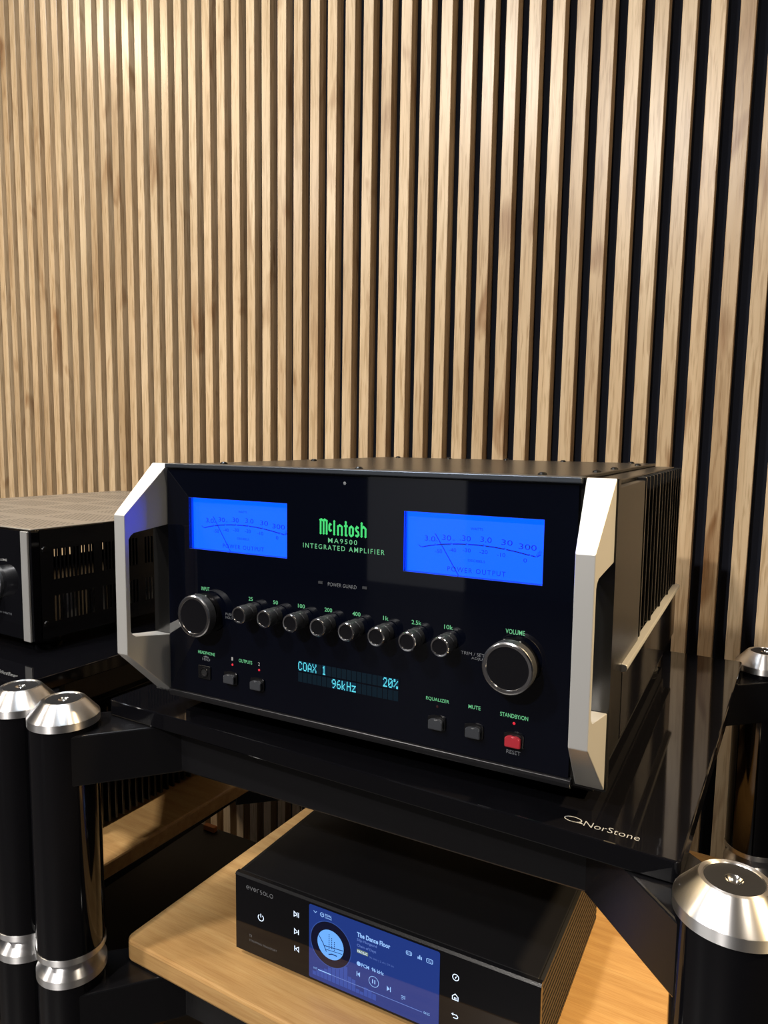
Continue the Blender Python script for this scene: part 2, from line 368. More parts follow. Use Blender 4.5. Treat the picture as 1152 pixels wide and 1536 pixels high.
# ------------------------------------------------------------------ racks and shelves
ZS = -0.0234; TB = .0165           # glossy shelf: top level and thickness
ZB = -0.290; BB = .023             # bamboo shelf: top level and thickness
PSI = -0.0415
PIL = ((-.0804, -.0438), (.5314, -.0463), (.5460, .5112), (-.062, .5560))
CAPB = -.035; STEP = .267
def make_rack():
    root = thing('hifi_rack', 'black rack with chrome-topped pillars that carries the amplifier with two blue meters', 'rack', (.23, .23, FZ), group='pillar racks along the slat wall')
    cap_me = disc_me = tube_me = ring_me = None
    R = .0345
    for (px, py) in PIL:
        for k in range(3):
            zb = CAPB - STEP * k                      # underside of this section's cap
            lo = zb - STEP + .030 if k < 2 else FZ + .012
            loc = (px - .23, py - .23, zb - FZ)
            if k < 2:
                if tube_me is None:
                    t = MB().lathe([(.0, 0), (R * .97, 0), (R * .97, lo - zb), (0, lo - zb)]).build('pillar_tube', LACQ, root, loc, local=True); tube_me = t.data
                else: t = link('pillar_tube', tube_me, root, loc)
            else: t = MB().lathe([(0, 0), (R * .97, 0), (R * .97, lo - zb), (0, lo - zb)]).build('pillar_tube', LACQ, root, loc, local=True)
            if cap_me is None:
                c = MB().lathe([(R * .9, -.0005), (R, -.0005), (R, .0072), (R * .985, .0080), (R * .62, .0222), (R * .59, .0228), (R * .515, .0228), (R * .50, .0222)], seg=72).build('pillar_cap', TURNED, t, local=True); cap_me = c.data
                dd = MB().lathe([(R * .51, .0222), (R * .165, .0222), (R * .150, .0218)], seg=48).build('cap_disc', RUBBER, t, local=True); disc_me = dd.data
                hh = MB().lathe([(R * .155, .0221), (0, .0150)], seg=32).build('spike_cup', CHROME, t, local=True); cup_me = hh.data
            else:
                link('pillar_cap', cap_me, t); link('cap_disc', disc_me, t); link('spike_cup', cup_me, t)
            if ring_me is None:
                rr = MB().lathe([(0, 0), (R * .99, 0), (R * .99, -.0062), (R * .93, -.0072), (R * .16, -.0072), (.0005, -.016)], seg=72).build('foot_ring', TURNED, t, (0, 0, lo - zb), local=True); ring_me = rr.data
            else: link('foot_ring', ring_me, t, (0, 0, lo - zb))
    cx, cy = .2305, .2290
    for k, zt in enumerate((ZS - TB, ZB - BB, ZB - BB - STEP)):
        z1, z0 = zt - .0005, zt - .052
        for ay in (.018, .437): MB().box(.012, .449, ay, ay + .03, z0, z1, .002).build('cross_beam', SATIN, root)
        for ax in (.012, .419): MB().box(ax, ax + .03, .0485, .4365, z0, z1, .002).build('side_beam', SATIN, root)
        for (px, py), (ix, iy) in zip(PIL, ((.035, .055), (.426, .055), (.426, .415), (.035, .425))):
            # arm reaching diagonally from the pillar to the inner frame, as wide as the pillar at its root
            dx, dy = (1 if ix > px else -1) * .7071, (1 if iy > py else -1) * .7071
            nx, ny = -dy, dx; w = .0325; L = .150
            P = [(px + nx * w, py + ny * w), (px + dx * L + nx * w * .75, py + dy * L + ny * w * .75), (px + dx * L - nx * w * .75, py + dy * L - ny * w * .75), (px - nx * w, py - ny * w)]
            MB().prism(P, lambda u, v, d: (u, v, d), z0 - .0006, z1 - .0006, .0016).build('arm', SATIN, root)
    return root
rack = make_rack()
rack2 = copy_tree(rack)
rack2.location.x -= .6825; rack2.location.y += .005
rack2['label'] = 'black pillar rack cut off by the left edge, holding the amplifier with silver trim'

def make_shelf(name, label_, z_top, thick, material, bev, grp, lip, logo):
    c, s = math.cos(PSI), math.sin(PSI)
    o = bpy.data.objects.new(name, None)
    mb = MB(); w, dp = .5633, .5122
    mb.prism(rrect(0 + lip, w - lip * .3, lip * .2, dp, .004 if not bev > .002 else .012, 4), lambda u, v, d: (u, v, d), -thick, 0, bev)
    bpy.data.objects.remove(o)
    if logo:
        root = thing(name, label_, 'shelf', (-.0635, -.0018, z_top), PSI, grp, local=True)
        mb.build('board', material, root, local=True)
        lg = MB(); F = FLAT(.0002)
        # swirl emblem: a flat tapered ring with a pointed tail
        ring = [(.0172 * .5 * math.cos(a) * .72, .0034 * math.sin(a)) for a in [2 * PI * k / 28 for k in range(29)]]
        ox, oy = .4872, .0172
        lg.stroke([(ox + x, oy + y) for x, y in ring], .0008, F)
        lg.poly2([(ox - .001, oy - .0036), (ox + .0085, oy - .0033), (ox + .0052, oy - .0008), (ox + .0044, oy - .0024)], F)
        lg.build('emblem_mark', LGREY, root, local=True, normals=False)
        label('brand_lettering', 'NorStone', .4958, .5345, .0122, .0196, FLAT(.0002), LGREY, root, d=0, bold=-.012, local=True)
        return root
    root = mb.build(name, material); root.location = (-.0635, -.0018, z_top + Z0); root.rotation_euler.z = PSI
    root['label'] = label_; root['category'] = 'shelf'; root['group'] = grp
    return root
gs = make_shelf('gloss_shelf', 'glossy black shelf board right under the amplifier with two blue meters', ZS, TB, GLOSS, .0012, 'glossy black top shelves', 0, True)
gs2 = copy_tree(gs); gs2.location.x -= .6825; gs2.location.y += .005
gs2['label'] = 'glossy black shelf board under the silver-trimmed amplifier at left edge'
bs = make_shelf('bamboo_shelf', 'light bamboo shelf board under the streamer with the lit screen', ZB, BB, BAMBOO, .003, 'bamboo shelves', .010, False)
bs2 = copy_tree(bs); bs2.location.x -= .6825; bs2.location.y += .005
bs2['label'] = 'bamboo shelf board in shade at left, under the black finned power amplifier'
bs3 = copy_tree(bs2); bs3.location.z -= STEP
bs3['label'] = 'lowest bamboo shelf board, seen in the gap at the bottom left below the others'

# ------------------------------------------------------------------ the amplifier with the two blue meters
W = .4445; H = .2271
amp = thing('integrated_amplifier', 'black amplifier with two blue power meters, green lettering and pale side handles', 'amplifier', (W / 2, .2, ZS))
AX = 1 / 2
M0, MW, MZ0, MZ1 = .0506, .1143, .1464, .1952
gx0, gx1, gz0, gz1 = .0235, W - .0265, .0045, .2215
WIN = ((M0, M0 + MW), (W - M0 - MW, W - M0))
# front glass: a grid of blocks with two openings left for the meters
mb = MB()
xs = [gx0, WIN[0][0], WIN[0][1], WIN[1][0], WIN[1][1], gx1]
plate_with_windows(mb, xs, [gz0, MZ0, MZ1, gz1], {(1, 1), (3, 1)}, 0., .0035)
mb.build('front_glass', GLASSB, amp)
# metal surround
mb = MB(); plate_with_windows(mb, [0, WIN[0][0] - .001, WIN[0][1] + .001, WIN[1][0] - .001, WIN[1][1] + .001, W], [-.0015, MZ0 - .001, MZ1 + .001, H - .0005], {(1, 1), (3, 1)}, .0036, .012)
mb.build('front_plate', PAINT, amp)
mb = MB(); mb.prism([(-.001, .2222), (-.0035, .2232), (-.0035, .2268), (.012, .2271), (.012, .2222)], lambda u, v, d: (d, u, v), .0237, W - .0245, .0004, 1); mb.build('top_trim', TRIMB, amp)
mb = MB(); mb.prism([(-.0022, .0012), (-.0022, .0036), (.0034, .0042), (.0034, -.0028), (-.0008, -.0028)], lambda u, v, d: (d, u, v), .0225, W - .0245, .0003, 1); mb.build('bottom_trim', TRIMD, amp)
# chassis
MB().box(.0120, W - .0120, .0122, .442, .0, .2225, .001).build('chassis', PAINT, amp)
MB().box(.0135, W - .0135, .030, .435, -.0165, -.0003, .001).build('blocking_tray', RUBBER, amp)  # tray added and deepened to block slat reflections under the amplifier
tc_ = MB().box(.030, W - .034, .010, .442, .2228, .2262, .0008); tcv = tc_.build('top_cover', PAINT, amp)
for (x, y) in ((.06, .04), (.22, .03), (.38, .04), (.405, .12), (.405, .20), (.06, .2), (.06, .42), (.22, .43), (.385, .42), (.405, .34), (.30, .42), (.14, .42)):
    MB().lathe([(.0, .0022), (.0022, .0020), (.0036, .0009), (.0038, 0)], lambda a, b_, h, x=x, y=y: (x + a, y + b_, .2262 + h), 16).build('screw', PAINT, tcv)
for sgn, xo in ((1, W), (-1, 0)):
    X = lambda a: xo - a if sgn > 0 else a     # distance in from the outer face
    def bx(a0, a1, *r, **k): 
        p, q = sorted((X(a0), X(a1))); return MB().box(p, q, *r, **k)
    sp = bx(.0035, .0110, .0125, .150, .012, .2190, bev=.0008).build('side_plate', PAINT, amp)
    for zz in (.205, .045):
        MB().lathe([(0, .0008), (.0022, .0006), (.0026, 0)], lambda a, b_, h, zz=zz: (X(.0035) + sgn * h, .022 + a, zz + b_), 14).build('screw', CHROME, sp)
    hs_ = bx(.0115, .040, .150, .445, .070, .2205).build('heat_sink', PAINT, amp)
    y = .158
    fin_me = None
    for k in range(13):
        yy = .157 + k * .0232
        th = .0032 if k % 4 else .0055
        bx(.0035, .0120, yy, yy + th, .0765 + (.004 if k % 3 else 0), .2215, bev=.0006, seg=1).build('fin', PAINT, hs_)
    rl = MB(); rl.prism([(.0060, .0685), (-.0002, .0700), (-.0012, .0725), (-.0002, .0750), (.0060, .0765)], lambda u, v, d: (X(u), d, v), .070, .448, .0003, 1); rl.build('side_rail', SILVER, amp)
    bx(.0030, .0105, .072, .446, .0125, .0680, bev=.0008).build('lower_panel', GLOSS, amp)
for (x, y) in ((.05, .06), (W - .05, .06), (.05, .385), (W - .032, .385)):
    MB().lathe([(0, ZS + .0002), (.019, ZS + .0002), (.020, ZS + .004), (.0185, -.0172), (.017, -.0164), (0, -.0164)], lambda a, b_, h, x=x, y=y: (x + a, y + b_, h), 32).build('foot', RUBBER, amp)
# handles
def handle(right):
    hd, k1, k0 = .0478, .1800, .0485
    prof = [(0, H), (-hd, k1), (-hd, k0), (0, -.0002), (0, .0575)]
    def fil(p0, p1, p2, r, n=5):
        a, b_, c = Vector(p0), Vector(p1), Vector(p2); d1, d2 = (a - b_).normalized(), (c - b_).normalized(); ang = d1.angle(d2)
        t = r / math.tan(ang / 2); s, e = b_ + d1 * t, b_ + d2 * t; o = b_ + (d1 + d2).normalized() * (r / math.sin(ang / 2))
        a0 = math.atan2(s.y - o.y, s.x - o.x); a1 = math.atan2(e.y - o.y, e.x - o.x); da = (a1 - a0 + PI) % (2 * PI) - PI
        return [(o.x + r * math.cos(a0 + da * k / n), o.y + r * math.sin(a0 + da * k / n)) for k in range(n + 1)]
    hole = [(0, .0578), (-.0438, .0650), (-.0438, .1622), (0, .1675)]
    prof = [(0, H), (-hd, k1), (-hd, k0), (0, -.0002), (0, .0578)] + fil(hole[0], hole[1], hole[2], .006) + fil(hole[1], hole[2], hole[3], .006) + [(0, .1675)]
    def fn(u, v, d):
        t = min(1, max(0, -u / hd)); x0 = .0012 + (.0034 - .0012) * t; x1 = .0222 + (.0166 - .0222) * t
        x = x0 if d < .5 else x1
        return ((W - x) if right else x, .0034 + u * 1.07, v)
    m = MB(); m.prism(prof, fn, 0, 1, .0007, 2)
    return m.build('handle', ALU, amp)
handle(False); handle(True)
# meters
FM = FRONT(.0062); IX = [(0.2925, .1662), (.3052, .1690), (.3189, .1707), (.3318, .1714), (.3460, .1714), (.3628, .1701), (.3823, .1670), (.3871, .1662)]
for wi, (wx0, wx1) in enumerate(WIN):
    sh = wx0 - WIN[1][0]
    mt = MB().box(wx0 - .001, wx1 + .001, .0064, .0075, MZ0 - .001, MZ1 + .001).build('power_meter', BLUE, amp)
    wl = MB(); plate_with_windows(wl, [wx0 - .0008, wx0 - .0001, wx1 + .0001, wx1 + .0008], [MZ0 - .0008, MZ0 - .0001, MZ1 + .0001, MZ1 + .0008], {(1, 1)}, .0037, .0064)
    wl.build('meter_frame', BLUEW, mt)
    ink = MB(); P = lambda x, z: (x + sh, z)
    pts = IX
    def seg(a, b_):  # piece of the scale between two marks with small gaps
        A, B = Vector(a), Vector(b_); d_ = (B - A).normalized() * .0006; return [tuple(A + d_), tuple(B - d_)]
    for i in range(len(pts) - 1):
        A, B = seg(pts[i], pts[i + 1]); mid = ((A[0] + B[0]) / 2, (A[1] + B[1]) / 2 + .00018)
        ink.stroke([P(*A), P(*mid), P(*B)], .0010 if 0 < i < 6 else .0009, FM)
    ink.stroke([P(.2899, .1681), P(.2925, .1662)], .0006, FM); ink.stroke([P(.3904, .1682), P(.3871, .1662)], .0006, FM)
    for i in range(1, 7):
        x, z = pts[i]; ink.stroke([P(x - .0008, z + .0011), P(x, z)], .0005, FM)
    def tx(s, cx, cz, w, h, ang=0., bold=-.004, gap=1.):
        x, z = P(cx, cz); text_into(ink, s, x - w / 2, x + w / 2, z - h / 2, z + h / 2, FM, .0, bold, ang, gap)
    for s, cx, cz, w in (('3.0', .3000, .1737, .0092), ('30', .3144, .1754, .0076), ('.30', .3302, .1761, .0090), ('3.0', .3472, .1763, .0092), ('30', .3640, .1753, .0088), ('300', .3802, .1732, .0136)):
        tx(s, cx, cz, w, .0042, -.04)
    for s, cx, cz in (('m', .3058, .1722), ('m', .3205, .1738)): tx(s, cx, cz, .0016, .0012)
    tx('600', .3888, .1690, .0050, .0022, .85)
    for s, cx, cz, w in (('-50', .3077, .1642, .0062), ('-40', .3196, .1660, .0062), ('-30', .3315, .1668, .0066), ('-20', .3454, .1667, .0066), ('-10', .3596, .1656, .0066), ('0', .3785, .1630, .0026)):
        tx(s, cx, cz, w, .0031)
    tx('WATTS', .3395, .1840, .0102, .0021); tx('DECIBELS', .3398, .1590, .0140, .0019); tx('POWER OUTPUT', .3396, .1509, .0480, .0039, gap=1.25)
    ink.build('meter_scale', BLUED, mt, normals=False)
    nd = MB(); nd.stroke([P(.3050, .1782), P(.3255, .1466)], .0007, FM, .0012); nd.build('meter_needle', BLUEN, mt, normals=False)
    MB().faces([(wx0, .0006, MZ0), (wx1, .0006, MZ0), (wx1, .0006, MZ1), (wx0, .0006, MZ1)], [(0, 1, 2, 3)]) if False else None
    pn = MB(); pn.box(wx0 + .0001, wx1 - .0001, .0004, .0010, MZ0 + .0001, MZ1 - .0001); pn.build('meter_pane', PANE, mt)
    gl = MB()
    for seg_ in (((wx0, MZ0), (wx1, MZ0)), ((wx1, MZ0), (wx1, MZ1)), ((wx0, MZ1), (wx1, MZ1))):
        gl.stroke([seg_[0], seg_[1]], .00035, FRONT(-.00015))
    gl.build('meter_edge', SCRB, mt, normals=False)
F0 = FRONT(-.0002)
# maker's lettering in an angular blackletter, drawn stroke by stroke on a small grid
def glyphs(mb, x0, x1, z0, z1):
    G = []   # strokes in a box 0..100 wide, 0..30 high
    def bar(x, y0, y1, cut=1.6):  # upright with diamond ends
        G.append([(x, y0 + cut), (x, y1 - cut)]); D_.append((x, y0 + 1.6)); D_.append((x, y1 - 1.6))
    D_ = []
    w = 3.6
    for x in (3.5, 10, 16.5): bar(x, 0, 29)                     # M
    G += [[(1, 27.5), (5, 29.5), (9, 27), (12, 29.5), (16, 27)]]
    G += [[(26.5, 19.5), (23.5, 21.5), (22, 19), (22, 10), (24, 8), (27, 10)]]        # raised c
    bar(32.5, 0, 29)                                             # I
    bar(40.5, 0, 20); bar(48.5, 0, 19); G.append([(40.5, 17.5), (44, 20.5), (48, 18)])  # n
    bar(56.5, 0, 29); G.append([(53, 19.5), (60.5, 19.5)]); G.append([(56.5, 2), (60, 1)])   # t
    G.append([(64.5, 3.5), (64.5, 16.5), (68, 19.5), (71.5, 16.5), (71.5, 3.5), (68, .8), (64.5, 3.5)])   # o
    G.append([(83, 17), (79.5, 19.5), (77, 15.5), (79, 11.5), (82, 9.5), (83, 4.5), (80, 1.2), (76.5, 3.5)])   # s
    bar(89, 0, 29); bar(97, 0, 18); G.append([(89, 17), (93, 20.5), (97, 17)])   # h
    sx, sz = (x1 - x0) / 100, (z1 - z0) / 30
    for g in G: mb.stroke([(x0 + a * sx, z0 + b_ * sz) for a, b_ in g], w * sx, F0)
    for a, b_ in D_:
        r = 2.6
        mb.poly2([(x0 + (a - r) * sx, z0 + b_ * sz), (x0 + a * sx, z0 + (b_ - r * .9) * sz), (x0 + (a + r) * sx, z0 + b_ * sz), (x0 + a * sx, z0 + (b_ + r * .9) * sz)], F0)
mb = MB(); glyphs(mb, .1985, .2458, .1708, .1838); mb.build('maker_lettering', GREEN, amp, normals=False)
label('model_lettering', 'MA9500', .2078, .2364, .1640, .1681, F0, GREEN2, amp, 0, .004, gap=1.35)
label('description_lettering', 'INTEGRATED AMPLIFIER', .1820, .2624, .1578, .1620, F0, GREEN2, amp, 0, .004, gap=1.35)
label('guard_lettering', 'POWER GUARD', .2078, .2362, .1265, .1297, F0, GREY, amp, 0, -.008)
for x in (.2003, .2442): MB().box(x - .0022, x + .0022, -.0006, .0002, .1276, .1298).build('guard_lamp', BUTTON, amp)
for s, xc, w in (('25', .1242, .0048), ('50', .1523, .0052), ('100', .1803, .0072), ('200', .2083, .0076), ('400', .2363, .0078), ('1k', .2643, .0050), ('2.5k', .2923, .0086), ('10k', .3203, .0074)):
    label('band_lettering', s, xc - w / 2, xc + w / 2, .1037, .1072, F0, GREEN2, amp, 0, .004)
label('input_lettering', 'INPUT', .0652, .0752, .1072, .1107, F0, GREEN2, amp, 0, .006)
label('volume_lettering', 'VOLUME', W - .0775, W - .0625, .1071, .1108, F0, GREEN2, amp, 0, .004)
mb = MB(); text_into(mb, 'PUSH', .0945, .1030, .0866, .0890, F0, 0, -.005); text_into(mb, 'HOLD', .0945, .1030, .0834, .0858, F0, 0, -.005); mb.build('push_lettering', GREY, amp, normals=False)
mb = MB(); text_into(mb, 'TRIM / SETUP', .3312, .3560, .0856, .0882, F0, 0, -.005); text_into(mb, 'ADJUST', .3400, .3535, .0822, .0847, F0, 0, -.005); mb.build('trim_lettering', GREY, amp, normals=False)
label('headphone_lettering', 'HEADPHONE', .0600, .0808, .0448, .0478, F0, GREEN2, amp, 0, .008)
mb = MB(); text_into(mb, 'HXD', .0652, .0748, .0387, .0413, F0, 0, .0)
mb.stroke([(.0667, .0420), (.0682, .0429), (.0700, .0432), (.0718, .0429), (.0733, .0420)], .0005, F0); mb.stroke([(.0680, .0418), (.0700, .0423), (.0720, .0418)], .0005, F0)
mb.build('jack_emblem', GREY, amp, normals=False)
label('outputs_lettering', 'OUTPUTS', .1098, .1254, .0438, .0470, F0, GREEN2, amp, 0, .008)
for s, xc in (('1', .1020), ('2', .1333)): label('output_number', s, xc - .001, xc + .001, .0440, .0472, F0, LGREY, amp, 0, 0)
label('equalizer_lettering', 'EQUALIZER', .3020, .3222, .0430, .0462, F0, GREEN2, amp, 0, .006)
label('mute_lettering', 'MUTE', .3386, .3486, .0430, .0461, F0, GREEN2, amp, 0, .006)
label('standby_lettering', 'STANDBY/ON', .3646, .3866, .0420, .0453, F0, GREEN2, amp, 0, .006)
label('reset_lettering', 'RESET', .3704, .3814, .0136, .0166, F0, GREY, amp, 0, -.002)
for xc, zc, m in ((.1020, .0399, REDL), (.1333, .0399, REDL), (.3757, .0380, REDL), (.3120, .0390, REDD)):
    MB().lathe([(0, .0007), (.0008, .0005), (.0011, 0)], lambda a, b_, h, xc=xc, zc=zc: (xc + a, -h, zc + b_), 16).build('indicator_lamp', m, amp)
MB().lathe([(0, .0004), (.0014, 0)], lambda a, b_, h: (.2238 + a, -h, .2152 + b_), 16).build('sensor_eye', GREY, amp)
# knobs
AXY = lambda a, b_, h: (a, -h, b_)
def knob_set(R, dep, kind, spots):
    first = None
    for (x, z) in spots:
        loc = Vector((x, 0, z)) - OFF[amp.name]
        if first is None:
            a = MB().lathe([(R * .97, 0), (R * .97, dep * .36), (R * .86, dep * .37), (R * .86, dep * .46)], AXY, 48).build('knob_collar', KNURL if kind == 'small' else SATIN, amp, loc, local=True)
            b_ = MB().lathe([(R * .86, dep * .455), (R * .98, dep * .46), (R, dep * .49), (R, dep * .96), (R * .985, dep)], AXY, 48 if kind == 'large' else 40).build('knob_body', KNURL, a, local=True)
            c = MB().lathe([(R * .995, dep * .955), (R * .985, dep * 1.0), (R * .93, dep * 1.035), (R * (.83 if kind == 'large' else .80), dep * 1.03), (R * (.81 if kind == 'large' else .77), dep * .99)], AXY, 48).build('knob_ring', CHROME, a, local=True)
            d_ = MB().lathe([(R * .84, dep * .992), (0, dep * .985)], AXY, 48).build('knob_face', KNOBF, a, local=True)
            e = MB()
            for ang in (62, 118) if kind == 'small' else (72, 108):
                an = math.radians(ang); ca, sa = math.cos(an), math.sin(an)
                r1 = R * .98; e.box(r1 * ca - R * .035, r1 * ca + R * .035, -dep * .41, -dep * .38, r1 * sa - R * .03, r1 * sa + R * .02)
            e = e.build('pointer_mark', LGREY, a, local=True)
            first = (a.data, [(o.name.split('.')[0], o.data) for o in (b_, c, d_, e)])
        else:
            a = link('knob_collar', first[0], amp, loc)
            for nm, me in first[1]: link(nm, me, a)
knob_set(.0199, .0166, 'large', ((.0701, .0856), (W - .0701, .0852)))
knob_set(.0079, .0172, 'small', [(.1242 + .02803 * i, .0937) for i in range(8)])
# buttons: arched surround and a rocker cap
def arch(xc, zc, w, h, n=6):
    pts = [(xc - w / 2, zc - h / 2), (xc + w / 2, zc - h / 2)]
    for k in range(n + 1):
        t = k / n; pts.append((xc + w / 2 - w * t, zc + h / 2 - .0014 + .0014 * math.sin(PI * t)))
    return pts
for (xc, zc, m) in ((.1005, .0274, BUTTON), (.1318, .0268, BUTTON), (.3120, .0263, BUTTON), (.3438, .0259, BUTTON), (.3760, .0254, REDB)):
    su = MB(); su.prism(arch(xc, zc, .0156, .0118), FRONT(0), 0, .0016, .0005, 1); su = su.build('button_surround', SATIN, amp)
    cp_ = MB(); cp_.prism(arch(xc, zc - .0008, .0124, .0088), FRONT(-.0014), 0, .0034, .0010, 2); cp_.build('button_cap', m, su)
jx, jz = .0680, .0272
sq = MB(); sq.prism(rrect(jx - .0078, jx + .0078, jz - .0066, jz + .0066, .0012, 3), FRONT(0), 0, .0012, .0004, 1); sq = sq.build('headphone_jack', SATIN, amp)
MB().lathe([(.0050, .0012), (.0046, .0020), (.0038, .0020), (.0036, .0013)], lambda a, b_, h: (jx + a, -h, jz + b_), 32).build('jack_ring', SATIN, sq)
MB().lathe([(.0037, .00135), (0, .00132)], lambda a, b_, h: (jx + a, -h, jz + b_), 24).build('jack_hole', DARK, sq)
jm = MB(); jm.stroke([(jx + .0026 * math.cos(a), jz + .0026 * math.sin(a)) for a in (-2.2, -1.9, -1.57, -1.2, -.9)], .0009, FRONT(-.0015)); jm.build('jack_contact', CHROME, sq, normals=False)
# display: two rows of twenty 5 x 7 dot cells
DX0, DX1 = .1766, .2770
disp = MB().box(DX0 - .0012, DX1 + .0012, -.00012, .0004, .0322, .0570).build('text_display', GLASSB, amp)
F57 = {'C': '01110 10001 10000 10000 10000 10001 01110', 'O': '01110 10001 10001 10001 10001 10001 01110', 'A': '00100 01010 10001 10001 11111 10001 10001',
       'X': '10001 10001 01010 00100 01010 10001 10001', '1': '00100 01100 00100 00100 00100 00100 01110', '9': '01110 10001 10001 01111 00001 00010 01100',
       '6': '00110 01000 10000 11110 10001 10001 01110', 'k': '10000 10000 10010 10100 11000 10100 10010', 'H': '10001 10001 10001 11111 10001 10001 10001',
       'z': '00000 00000 11111 00010 00100 01000 11111', '2': '01110 10001 00001 00010 00100 01000 11111', '0': '01110 10001 10011 10101 11001 10001 01110', '%': '11000 11001 00010 00100 01000 10011 00011', ' ': '00000 ' * 7}
pit = (DX1 - DX0) / 20; FD = FRONT(-.0002)
cells = MB(); glow = MB(); dots = MB()
rows = {0: 'COAX 1           20%', 1: '       96kHz        '}
for rI, (z1, z0) in enumerate(((.0553, .0473), (.0452, .0372))):
    for c_ in range(20):
        x = DX0 + c_ * pit + pit * .10; w = pit * .80; ch = rows[rI][c_]
        (glow if ch != ' ' else cells).poly2([(x - pit * .04, z0 - .0004), (x + w + pit * .04, z0 - .0004), (x + w + pit * .04, z1 + .0004), (x - pit * .04, z1 + .0004)], FD)
        for ry, line in enumerate(F57[ch].split()):
            for rx, bit in enumerate(line):
                if bit == '1':
                    px, pz = x + rx * w / 5, z1 - (ry + 1) * (z1 - z0) / 7
                    dots.poly2([(px, pz), (px + w / 5 * .94, pz), (px + w / 5 * .94, pz + (z1 - z0) / 7 * .94), (px, pz + (z1 - z0) / 7 * .94)], FD, .00012)
cells.build('display_cells', VFDC, disp, normals=False); glow.build('lit_cells', VFDG, disp, normals=False); dots.build('display_lettering', VFD, disp, normals=False)

# ------------------------------------------------------------------ the streamer with the lit screen
SX0, SX1, SY0, SY1, SZ0, SZ1 = .0690, .3935, .0405, .2720, -.2825, -.1985
st = thing('music_streamer', 'black flat streamer box with a lit blue screen on the bamboo shelf', 'streamer', ((SX0 + SX1) / 2, .155, ZB))
MB().box(SX0 + .0035, SX1 - .0035, SY0 + .006, SY1, SZ0, SZ1, .0012).build('case', LID, st)
MB().box(SX0, SX1, SY0, SY0 + .0055, SZ0, SZ1 - .0024, .0005, 1).build('front_glass', GLOSS, st)
MB().prism([(SY0 - .0002, SZ1 - .0022), (SY0 + .0014, SZ1 + .0001), (SY0 + .006, SZ1 + .0001), (SY0 + .006, SZ1 - .0022)], lambda u, v, d: (d, u, v), SX0, SX1).build('front_edge', SATIN, st)
for sgn in (0, 1):
    rb = MB(); n = 13
    for k in range(n):
        z = SZ0 + (SZ1 - SZ0) * (k + .12) / n; a, b_ = (SX1 - .0034, SX1) if sgn else (SX0, SX0 + .0034)
        rb.box(a, b_, SY0 + .0056, SY1, z, z + (SZ1 - SZ0) / n * .62)
    rb.build('ribbed_side', GRAPHITE, st)['kind'] = 'stuff'
for (x, y) in ((.10, .08), (.365, .08), (.10, .24), (.365, .24)):
    MB().lathe([(0, ZB + .0002), (.013, ZB + .0002), (.014, SZ0 + .0002), (0, SZ0 + .0002)], lambda a, b_, h, x=x, y=y: (x + a, y + b_, h), 28).build('foot', RUBBER, st)
FS = FRONT(SY0 - .0001)
# maker's word in a rounded line face
mk = MB(); ux, uz, sc_ = .0835, -.2125, .0040
def ms(pts, closed=False): mk.stroke([(ux + a * sc_, uz + b_ * sc_) for a, b_ in pts], .00052, FS, closed=closed)
arc = lambda cx, cy, r, a0, a1, n=8: [(cx + r * math.cos(math.radians(a0 + (a1 - a0) * k / n)), cy + r * math.sin(math.radians(a0 + (a1 - a0) * k / n))) for k in range(n + 1)]
ms([(.05, .5), (.95, .5)] + arc(.5, .5, .46, 0, 310, 10)); ms([(1.2, 1), (1.6, .05), (2.0, 1)]); ms([(2.3, .5), (3.15, .5)] + arc(2.72, .5, .44, 0, 310, 10))
ms([(3.5, 0), (3.5, .7), (3.75, 1), (4.1, 1)]); ms(arc(4.75, .72, .27, 60, 250, 6) + arc(4.75, .25, .27, 80, -130, 6)); ms(arc(5.85, .5, .46, 0, 360, 14)); ms([(6.6, 1), (6.6, .04), (7.3, .04)]); ms(arc(8.0, .5, .5, 0, 360, 14))
mk.build('maker_lettering', GREY, st, normals=False)
mb = MB(); text_into(mb, 'T8', .0868, .0902, -.2640, -.2612, FS, 0, -.01); text_into(mb, 'STREAMING TRANSPORT', .0868, .1222, -.2690, -.2668, FS, 0, -.012); mb.build('model_lettering', GREY, st, normals=False)
def icon(name, draw):
    m = MB(); draw(m); return m.build(name, ICON, st, normals=False)
wk = .00075
def power(m): m.stroke([(.1020 + .0034 * math.cos(a), -.2383 + .0034 * math.sin(a)) for a in [math.radians(125 + 290 * k / 14) for k in range(15)]], wk * 1.2, FS); m.stroke([(.1020, -.2340), (.1020, -.2378)], wk * 1.2, FS)
icon('power_icon', power)
tri = lambda cx, cz, r, s=1: [(cx - r * .6 * s, cz + r), (cx + r * .8 * s, cz), (cx - r * .6 * s, cz - r)]
icon('play_pause_icon', lambda m: (m.stroke(tri(.1450, -.2197, .0026), wk, FS, closed=True), m.stroke([(.1472, -.2170), (.1472, -.2224)], wk, FS), m.stroke([(.1490, -.2170), (.1490, -.2224)], wk, FS)))
icon('next_icon', lambda m: (m.stroke(tri(.1455, -.2380, .0026), wk, FS, closed=True), m.stroke([(.1488, -.2353), (.1488, -.2407)], wk * 1.3, FS)))
icon('previous_icon', lambda m: (m.stroke(tri(.1475, -.2562, .0026, -1), wk, FS, closed=True), m.stroke([(.1443, -.2535), (.1443, -.2589)], wk * 1.3, FS)))
ix = .3172
icon('info_icon', lambda m: (m.stroke(circle(ix, -.2210, .0029, 18), wk, FS, closed=True), m.poly2([(ix - .0004, -.2225), (ix + .0006, -.2210), (ix + .0014, -.2193), (ix - .0006, -.2208)], FS)))
